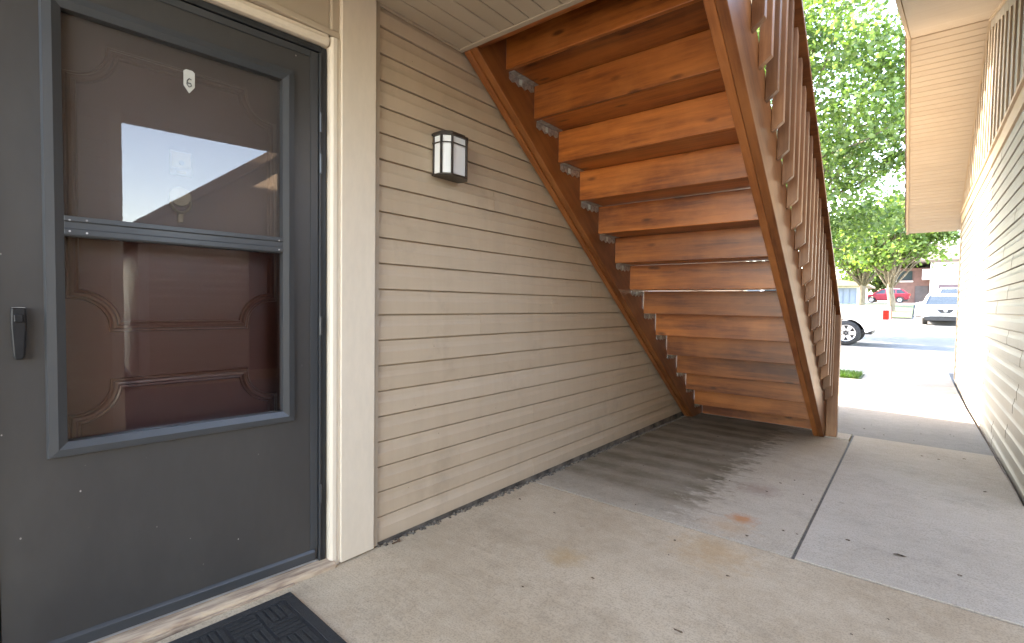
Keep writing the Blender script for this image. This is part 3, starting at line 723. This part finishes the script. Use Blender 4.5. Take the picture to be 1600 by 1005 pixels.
# wing across the breezeway and a steep roofed house beyond it (seen mirrored in the door glass)
Wg = empty('side_wing', (5.5, -.5, 0), 'tan sided wing across the breezeway opposite the storm door', 'building')
ww = MB().box(2.42, 9, -1.6, .54, -.3, 5.2).build('wall', 'siding', Wg)
courses(ww, 2.40, -1, 'y', -1.5, .50, -.02, 20, seams=False)
MB().box(2.385, 2.43, .505, .57, -.1, 5.2).build('corner_board', 'trim', Wg)
MB().prism([(2.0, 5.2), (9.3, 5.2), (5.6, 6.9)], -1.9, .8, 1).build('roof', 'roof', Wg)
Hs = empty('steep_roofed_house', (8.5, 4.0, 0), 'small tan house with a steep dark roof opposite the door', 'house')
hw = MB().prism([(.95, -.3), (7.1, -.3), (7.1, 2.0), (4.0, 4.25), (.95, 2.0)], 6.42, 12, 0).build('wall', 'siding', Hs)
courses(hw, 6.4, -1, 'y', 1.05, 7.0, -.1, 18, seams=False)
for sg in (1, -1):
    MB().prism([(4.0, 4.30), (4.0 + sg * 3.35, 4.30 - 3.35 * .755), (4.0 + sg * 3.35, 4.43 - 3.35 * .755), (4.0, 4.45)], 6.05, 12.4, 0).build('roof', 'roof', Hs)
MB().box(6.37, 6.4, .93, 1.05, -.1, 2.05).build('corner_board', 'trim', Hs)
MB().box(6.36, 6.385, 2.3, 3.2, 0, 2.0).build('door', 'house_dark', Hs)

# ------------------------------------------------------------------ vehicles
def wheel(root, x, y, r, w_, side, name='wheel'):
    t_ = MB(); n = 28; prof = [(r * .66, -w_ / 2), (r * .93, -w_ / 2), (r, -w_ * .32), (r, w_ * .32), (r * .93, w_ / 2), (r * .66, w_ / 2)]
    vs = [(x + p[0] * math.cos(2 * math.pi * k / n), y + p[1], r + p[0] * math.sin(2 * math.pi * k / n)) for k in range(n) for p in prof]
    q = len(prof); t_.add(vs, [(k * q + j, k * q + j + 1, ((k + 1) % n) * q + j + 1, ((k + 1) % n) * q + j) for k in range(n) for j in range(q - 1)])
    wh = t_.build(name, 'tyre', root, smooth=True, local=True)
    f = y + side * w_ * .36; rm = MB()
    rm.cyl((x, f - side * .05, r), r * .665, .02, 1, 28)
    MBk = MB().cyl((x, f - side * .045, r), r * .64, .03, 1, 28); MBk.build('brake_disc', 'blackplastic', wh, local=True)
    sp = MB()
    for k in range(6):
        a = 2 * math.pi * k / 6; c, s = math.cos(a), math.sin(a); hw_ = r * .13
        sp.add([(x + c * q * r + (-s) * w2, f + side * d_, r + s * q * r + c * w2) for d_ in (-.02, .02) for q, w2 in ((.05, -hw_), (.05, hw_), (.64, hw_ * 1.2), (.64, -hw_ * 1.2))],
               [(0, 1, 2, 3), (7, 6, 5, 4), (0, 4, 5, 1), (1, 5, 6, 2), (2, 6, 7, 3), (3, 7, 4, 0)])
    n = 28; vs = [(x + rr * math.cos(2 * math.pi * k / n), f + side * yy, r + rr * math.sin(2 * math.pi * k / n)) for k in range(n) for rr, yy in ((r * .60, .02), (r * .68, .03), (r * .68, -.04))]
    sp.add(vs, [(k * 3 + j, k * 3 + j + 1, ((k + 1) % n) * 3 + j + 1, ((k + 1) % n) * 3 + j) for k in range(n) for j in range(2)])
    sp.build('rim', 'rim', wh, local=True)

def archy(x, r, n=10, z=0.0):                   # wheel-arch points going backwards over the wheel (from +x side to -x side)
    return [(x + r * math.cos(a), z + r * .98 * math.sin(a)) for a in np.linspace(.12, math.pi - .12, n)]

def loft(root, poly, hw, name, mat, inset=.0, ztop=None, tuck=.06, bevel=.03):
    """side profile (x,z) swept across the width with slightly tucked flanks"""
    n = len(poly); vs = []
    zs = [p[1] for p in poly]; zm, zM = min(zs), max(zs)
    for sy, tk in ((-1, 1), (-1, 0), (1, 0), (1, 1)):
        for (px, pz) in poly:
            vs.append((px * (1 - .0 * tk), sy * (hw - tuck * tk * 0 if not tk else hw), pz))
    vs = [(px, -hw + inset * max(0, (pz - zm) / (zM - zm)), pz) for px, pz in poly] + [(px, hw - inset * max(0, (pz - zm) / (zM - zm)), pz) for px, pz in poly]
    return MB().add(vs, [tuple(range(n)), tuple(range(2 * n - 1, n - 1, -1))] + [(i, i + n, (i + 1) % n + n, (i + 1) % n) for i in range(n)]).build(name, mat, root, bevel=bevel, local=True)

def pickup(loc, rz, label):
    r = empty('pickup_truck', loc, label, 'truck', rz=rz); hw = .98; R = .39
    low = [(2.75, .55), (2.80, .75), (2.72, 1.02), (1.35, 1.14), (-.42, 1.17), (-2.78, 1.17), (-2.80, .62), (-2.45, .50)] + [(p[0], p[1]) for p in reversed(archy(-1.75, .50, 10, .34))] + [(-1.2, .42), (1.1, .42)] + [(p[0], p[1]) for p in reversed(archy(1.75, .50, 10, .34))] + [(2.5, .45)]
    loft(r, low, hw, 'body', 'white_car', bevel=.035)
    cab = [(1.42, 1.13), (.62, 1.83), (-.25, 1.86), (-.62, 1.80), (-.70, 1.13)]
    loft(r, cab, hw - .07, 'cab_glass', 'carglass', inset=.16, bevel=.03)
    loft(r, [(.66, 1.83), (.58, 1.90), (-.25, 1.92), (-.62, 1.86), (-.60, 1.80)], hw - .22, 'roof', 'white_car', bevel=.03)
    for sy in (-1, 1):
        for (a, b_) in (((1.42, 1.15), (.62, 1.84)), ((.12, 1.15), (.10, 1.85)), ((-.70, 1.15), (-.62, 1.82))):
            m_ = MB(); y0_, y1_ = sy * (hw - .065), sy * (hw - .225)
            m_.tube([(a[0], y0_, a[1]), (b_[0], y1_, b_[1])], .045, 6); m_.build('pillar', 'white_car', r, local=True)
    for (a, b_, c) in ((-2.70, -.72, hw), (-2.70, -.72, -hw)):
        s_ = 1 if c > 0 else -1
        MB().box(a, b_, min(c - s_ * .10, c), max(c - s_ * .10, c), 1.171, 1.25).build('bed_rail', 'white_car', r, bevel=.02, local=True)
    MB().box(-2.79, -2.73, -hw + .1, hw - .1, .74, 1.25).build('tailgate', 'white_car', r, bevel=.02, local=True)
    MB().box(-2.97, -2.80, -hw + .03, hw - .03, .52, .70).build('bumper', 'rim', r, bevel=.03, local=True)
    for s_ in (-1, 1):
        MB().box(-2.82, -2.66, s_ * hw - .09 if s_ > 0 else -hw - .012, hw + .012 if s_ > 0 else -hw + .09, .83, 1.13).build('tail_light', 'taillight', r, bevel=.015, local=True)
        MB().box(2.62, 2.80, s_ * hw - .30 if s_ > 0 else -hw - .005, hw + .005 if s_ > 0 else -hw + .30, .78, .98).build('headlight', 'headlight', r, bevel=.02, local=True)
        for x in (-1.75, 1.75): wheel(r, x, s_ * (hw - .13), R, .25, s_)
    MB().box(-2.4, 2.4, -.8, .8, .36, .46).build('underbody', 'blackplastic', r, local=True)
    MB().box(2.79, 2.83, -.62, .62, .74, .98).build('grille', 'blackplastic', r, local=True)
    return r

def suv(loc, rz, label, paint, name='parked_car'):
    r = empty(name, loc, label, 'car', rz=rz); hw = .94; R = .36
    low = [(2.28, .42), (2.38, .62), (2.30, .86), (2.02, 1.00), (1.20, 1.10), (-2.20, 1.16), (-2.36, .95), (-2.38, .55), (-2.15, .40)] + list(reversed(archy(-1.40, .46, 10, .32))) + [(-.85, .34), (.85, .34)] + list(reversed(archy(1.42, .46, 10, .32))) + [(2.05, .36)]
    loft(r, low, hw, 'body', paint, bevel=.06)
    loft(r, [(1.28, 1.07), (.42, 1.60), (-.3, 1.66), (-1.55, 1.60), (-2.16, 1.12)], hw - .06, 'cabin_glass', 'carglass', inset=.20, bevel=.05)
    loft(r, [(.48, 1.595), (.32, 1.665), (-.4, 1.715), (-1.50, 1.67), (-1.72, 1.58), (-1.5, 1.60)], hw - .235, 'roof', paint, bevel=.03)
    for sy in (-1, 1):
        for (a, b_, rr) in (((1.30, 1.08), (.42, 1.625), .045), ((.05, 1.1), (-.02, 1.66), .035), ((-1.02, 1.1), (-1.0, 1.65), .045), ((-2.14, 1.13), (-1.6, 1.62), .075)):
            MB().tube([(a[0], sy * (hw - .055), a[1]), (b_[0], sy * (hw - .25), b_[1])], rr, 6).build('pillar', paint, r, local=True)
        MB().box(1.02, 1.18, min(sy * (hw - .02), sy * (hw + .17)), max(sy * (hw - .02), sy * (hw + .17)), 1.08, 1.23).build('wing_mirror', paint, r, bevel=.03, local=True)
        # headlight: slanted wedge wrapping the corner
        yi, yo = sy * .46, sy * (hw - .03)
        MB().add([(2.375, yi, .79), (2.25, yo, .86), (2.20, yo, .97), (2.31, yi, .86), (2.2, yi, .79), (2.05, yo, .86), (2.05, yo, .97), (2.15, yi, .86)],
                 [(0, 1, 2, 3), (7, 6, 5, 4), (0, 4, 5, 1), (1, 5, 6, 2), (2, 6, 7, 3), (3, 7, 4, 0)]).build('headlight', 'headlight', r, local=True)
        MB().box(-2.42, -2.20, min(sy * (hw - .26), sy * (hw - .0)), max(sy * (hw - .26), sy * (hw + .004)), .92, 1.10).build('tail_light', 'taillight', r, bevel=.02, local=True)
        for x in (-1.40, 1.42): wheel(r, x, sy * (hw - .12), R, .23, sy)
    # V grille with chrome edges and badge
    gr = MB().prism([(-.45, .86), (.45, .86), (.24, .64), (-.24, .64)], 2.33, 2.395, 0).build('grille', 'blackplastic', r, local=True)
    for sy in (-1, 1):
        MB().tube([(2.385, sy * .47, .875), (2.40, sy * .22, .62)], .035, 6).build('grille_trim', 'rim', gr, local=True)
    MB().cyl((2.405, 0, .775), .085, .02, 0, 16).build('badge', 'rim', gr, local=True)
    MB().box(2.36, 2.41, -.26, .26, .47, .60).build('number_plate', 'plate', r, local=True)
    MB().prism([(-.80, .22), (.80, .22), (.88, .42), (.60, .46), (-.60, .46), (-.88, .42)], 2.10, 2.375, 0).build('lower_bumper', 'blackplastic', r, bevel=.02, local=True)
    MB().box(-2.2, 2.1, -.78, .78, .24, .40).build('underbody', 'blackplastic', r, local=True)
    for sy in (-1, 1): MB().tube([(.1, sy * .68, 1.74), (-1.4, sy * .68, 1.73)], .02, 6).build('roof_rail', 'rim', r, local=True)
    return r

pickup((-1.62, 19.75, hz(19.5) - .05), math.pi, 'white pickup truck with red tail lights seen past the handrail')
suv((3.02, 37.4, hz(35.5) - .03), -math.pi / 2, 'white car facing the walk with a dark v-shaped grille', 'white_car')
suv((-1.25, 78, hz(78) - .02), math.pi, 'red car parked side-on behind the tree trunks', 'red_car')
suv((4.35, 66, hz(66) + .0), -math.pi / 2, 'white car parked before the plum garage door', 'white_car')

# ------------------------------------------------------------------ far buildings
h = empty('town_house', (6, 84, hz(84)), 'white and brown two storey house with plum garage door', 'house')
z0 = hz(84) - .2
MB().box(3.0, 16, 84, 96, z0, 6.2).build('wall', 'house_white', h)
MB().box(-1.0, 2.99, 85.2, 96, z0, 6.6).build('brown_wall', 'house_brown', h)
MB().box(1.55, 2.9, 85.1, 85.19, z0, 4.2).build('entry', 'house_dark', h)
MB().box(-.9, 1.2, 85.12, 85.19, 5.0, 6.2).build('window', 'carglass', h)
MB().box(-.95, 1.3, 85.05, 85.195, 4.75, 4.9).build('sill', 'house_white', h)
MB().box(2.2, 16, 82.6, 83.99, 4.95, 6.25).build('balcony', 'house_white', h)
gd = MB().box(3.9, 8.6, 83.93, 83.99, z0 + .2, 4.35).build('garage_door', 'garage_door', h)
for k in range(4): MB().box(3.95, 8.55, 83.90, 83.925, z0 + .3 + k * .56, z0 + .82 + k * .56).build('door_panel', 'garage_door', gd)
MB().box(3.55, 3.88, 83.88, 83.985, z0, 4.6).build('door_trim', 'house_white', h)
MB().box(3.02, 3.54, 83.94, 83.99, z0, 4.6).build('stone_pier', 'brick', h)
MB().prism([(82.4, 7.15), (97, 7.15), (97, 7.4), (90, 10.2), (82.4, 7.4)], -2, 17, 0).build('roof', 'roof', h)
MB().box(3.0, 16, 83.2, 84.5, 6.2, 7.15).build('upper_wall', 'house_white', h)
g2 = empty('garage_block', (-11, 66, hz(66)), 'low garage block with blue doors and tan gable fascia', 'garage')
zg = hz(66) - .1
MB().box(-22, -2.85, 66, 74, zg, 3.55).build('wall', 'house_white', g2)
for k in range(6):
    xa = -3.35 - k * 2.9
    dd = MB().box(xa - 2.4, xa, 65.92, 65.99, zg, 3.35).build('door', 'blue_door', g2)
    for q in range(4): MB().box(xa - 2.35 + q * .6, xa - 1.85 + q * .6, 65.88, 65.915, zg + .1, 3.25).build('door_panel', 'blue_door', dd)
MB().prism([(-23, 3.55), (-2.2, 3.55), (-2.2, 3.75), (-12, 5.6), (-23, 3.75)], 65, 75, 1).build('roof', 'fascia', g2)

# ------------------------------------------------------------------ trees
def tree(name, label, base, height, crown_c, crown_r, trunk_r, clumps, per, leaf, mat, seed, lean=(0, 0), low=.25, group=None):
    R_ = np.random.default_rng(seed); r = empty(name, base, label, 'tree', group)
    bx, by, bz = base; cz = crown_c
    tr = MB(); top = Vector((bx + lean[0], by + lean[1], bz + height * .8))
    b0 = Vector(base); pts = [b0 + (top - b0) * t_ + Vector((R_.normal(0, .06) * (t_ > 0), R_.normal(0, .06) * (t_ > 0), 0)) for t_ in np.linspace(0, 1, 9)]
    tr.tube([pts[0] - Vector((0, 0, .3))] + pts, [trunk_r * 1.25] + [trunk_r * (1 - .8 * t_) for t_ in np.linspace(0, 1, 9)], 12)
    cents = []
    C0 = Vector((bx + lean[0] * .7, by + lean[1] * .7, bz + cz))
    while len(cents) < clumps:
        p = R_.normal(0, 1, 3); p /= np.linalg.norm(p); q = R_.uniform(.25, 1) ** .5
        p = Vector((p[0] * crown_r[0] * q, p[1] * crown_r[1] * q, p[2] * crown_r[2] * q))
        cents.append(C0 + p)
    for c in cents[::max(1, clumps // 60)]:
        k = int(R_.integers(2, 8)); s_ = pts[k]
        if s_.z > c.z + 1.0: s_ = pts[2]
        mid = s_.lerp(c, .5) + Vector(R_.normal(0, .25, 3)) + Vector((0, 0, .15))
        q1 = s_.lerp(mid, .5) + Vector(R_.normal(0, .12, 3)); q2 = mid.lerp(c, .5) + Vector(R_.normal(0, .15, 3))
        r0 = trunk_r * (.42 - .03 * k)
        tr.tube([s_, q1, mid, q2, c], [r0, r0 * .7, r0 * .45, r0 * .28, .012], 6)
    tr.build('trunk', 'bark', r, smooth=True)
    # leaves: folded four-point blades scattered in clumps
    N = clumps * per; cc = np.repeat(np.array([tuple(c) for c in cents]), per, 0)
    sig = np.repeat(R_.uniform(.35, .75, clumps), per)[:, None] * np.array([1, 1, .55]) * (crown_r[0] / 5.0)
    P = cc + R_.normal(0, 1, (N, 3)) * sig
    d = R_.normal(0, 1, (N, 3)); d[:, 2] = d[:, 2] * .5 - .25; d /= np.linalg.norm(d, axis=1)[:, None]
    u = np.cross(d, R_.normal(0, 1, (N, 3))); u /= np.linalg.norm(u, axis=1)[:, None]; nn = np.cross(d, u)
    s_ = (leaf * R_.uniform(.6, 1.25, N))[:, None]
    A = P; Bv = P + d * s_ * .45 + u * s_ * .5 + nn * s_ * .12; Cv = P + d * s_; Dv = P + d * s_ * .45 - u * s_ * .5 + nn * s_ * .12
    V = np.stack([A, Bv, Cv, Dv], 1).reshape(-1, 3) - np.array(base)
    me = bpy.data.meshes.new('crown'); me.vertices.add(N * 4); me.vertices.foreach_set('co', V.ravel())
    F_ = (np.arange(N)[:, None] * 4 + np.array([[0, 1, 2, 0, 2, 3]])).ravel()
    me.loops.add(N * 6); me.loops.foreach_set('vertex_index', F_.astype(np.int32))
    me.polygons.add(N * 2); me.polygons.foreach_set('loop_start', np.arange(0, N * 6, 3, dtype=np.int32)); me.polygons.foreach_set('loop_total', np.full(N * 2, 3, dtype=np.int32))
    me.update(calc_edges=True); me.validate(); me.materials.append(MT[mat])
    o = bpy.data.objects.new('crown', me); COL.objects.link(o); o.parent = r
    return r

tree('maple_tree', 'large leafy maple whose dense crown fills the gap beside the handrail', (-3.3, 24.0, hz(24)), 15, 8.6, (5.6, 5.2, 5.9), .30, 240, 170, .18, 'leaf_a', 21, (.6, 0))
tree('young_tree', 'slim pale trunked tree with lime foliage in front of the red car', (.30, 47.0, hz(47) - .05), 8.5, 6.0, (3.9, 3.5, 2.7), .27, 110, 130, .24, 'leaf_b', 33)
tree('lime_tree', 'lime foliage tree standing beside the blue garage doors', (-2.35, 58.0, hz(58) - .05), 9, 6.2, (4.4, 4, 3.0), .33, 110, 120, .27, 'leaf_b', 35)
tree('far_tree', 'dark tree behind the red car and brown house wall', (-3.0, 90.0, hz(90)), 9, 5.0, (5, 3, 3.4), .3, 90, 110, .34, 'leaf_a', 41)

tree('shading_tree', 'smaller leafy tree added behind the staircase to shade the gable wall', (-3.7, 12.0, hz(12)), 8.5, 5.9, (2.5, 2.3, 2.6), .16, 110, 120, .13, 'leaf_a', 51)  # unseen tree, added to cast shade on the gable wall and walk
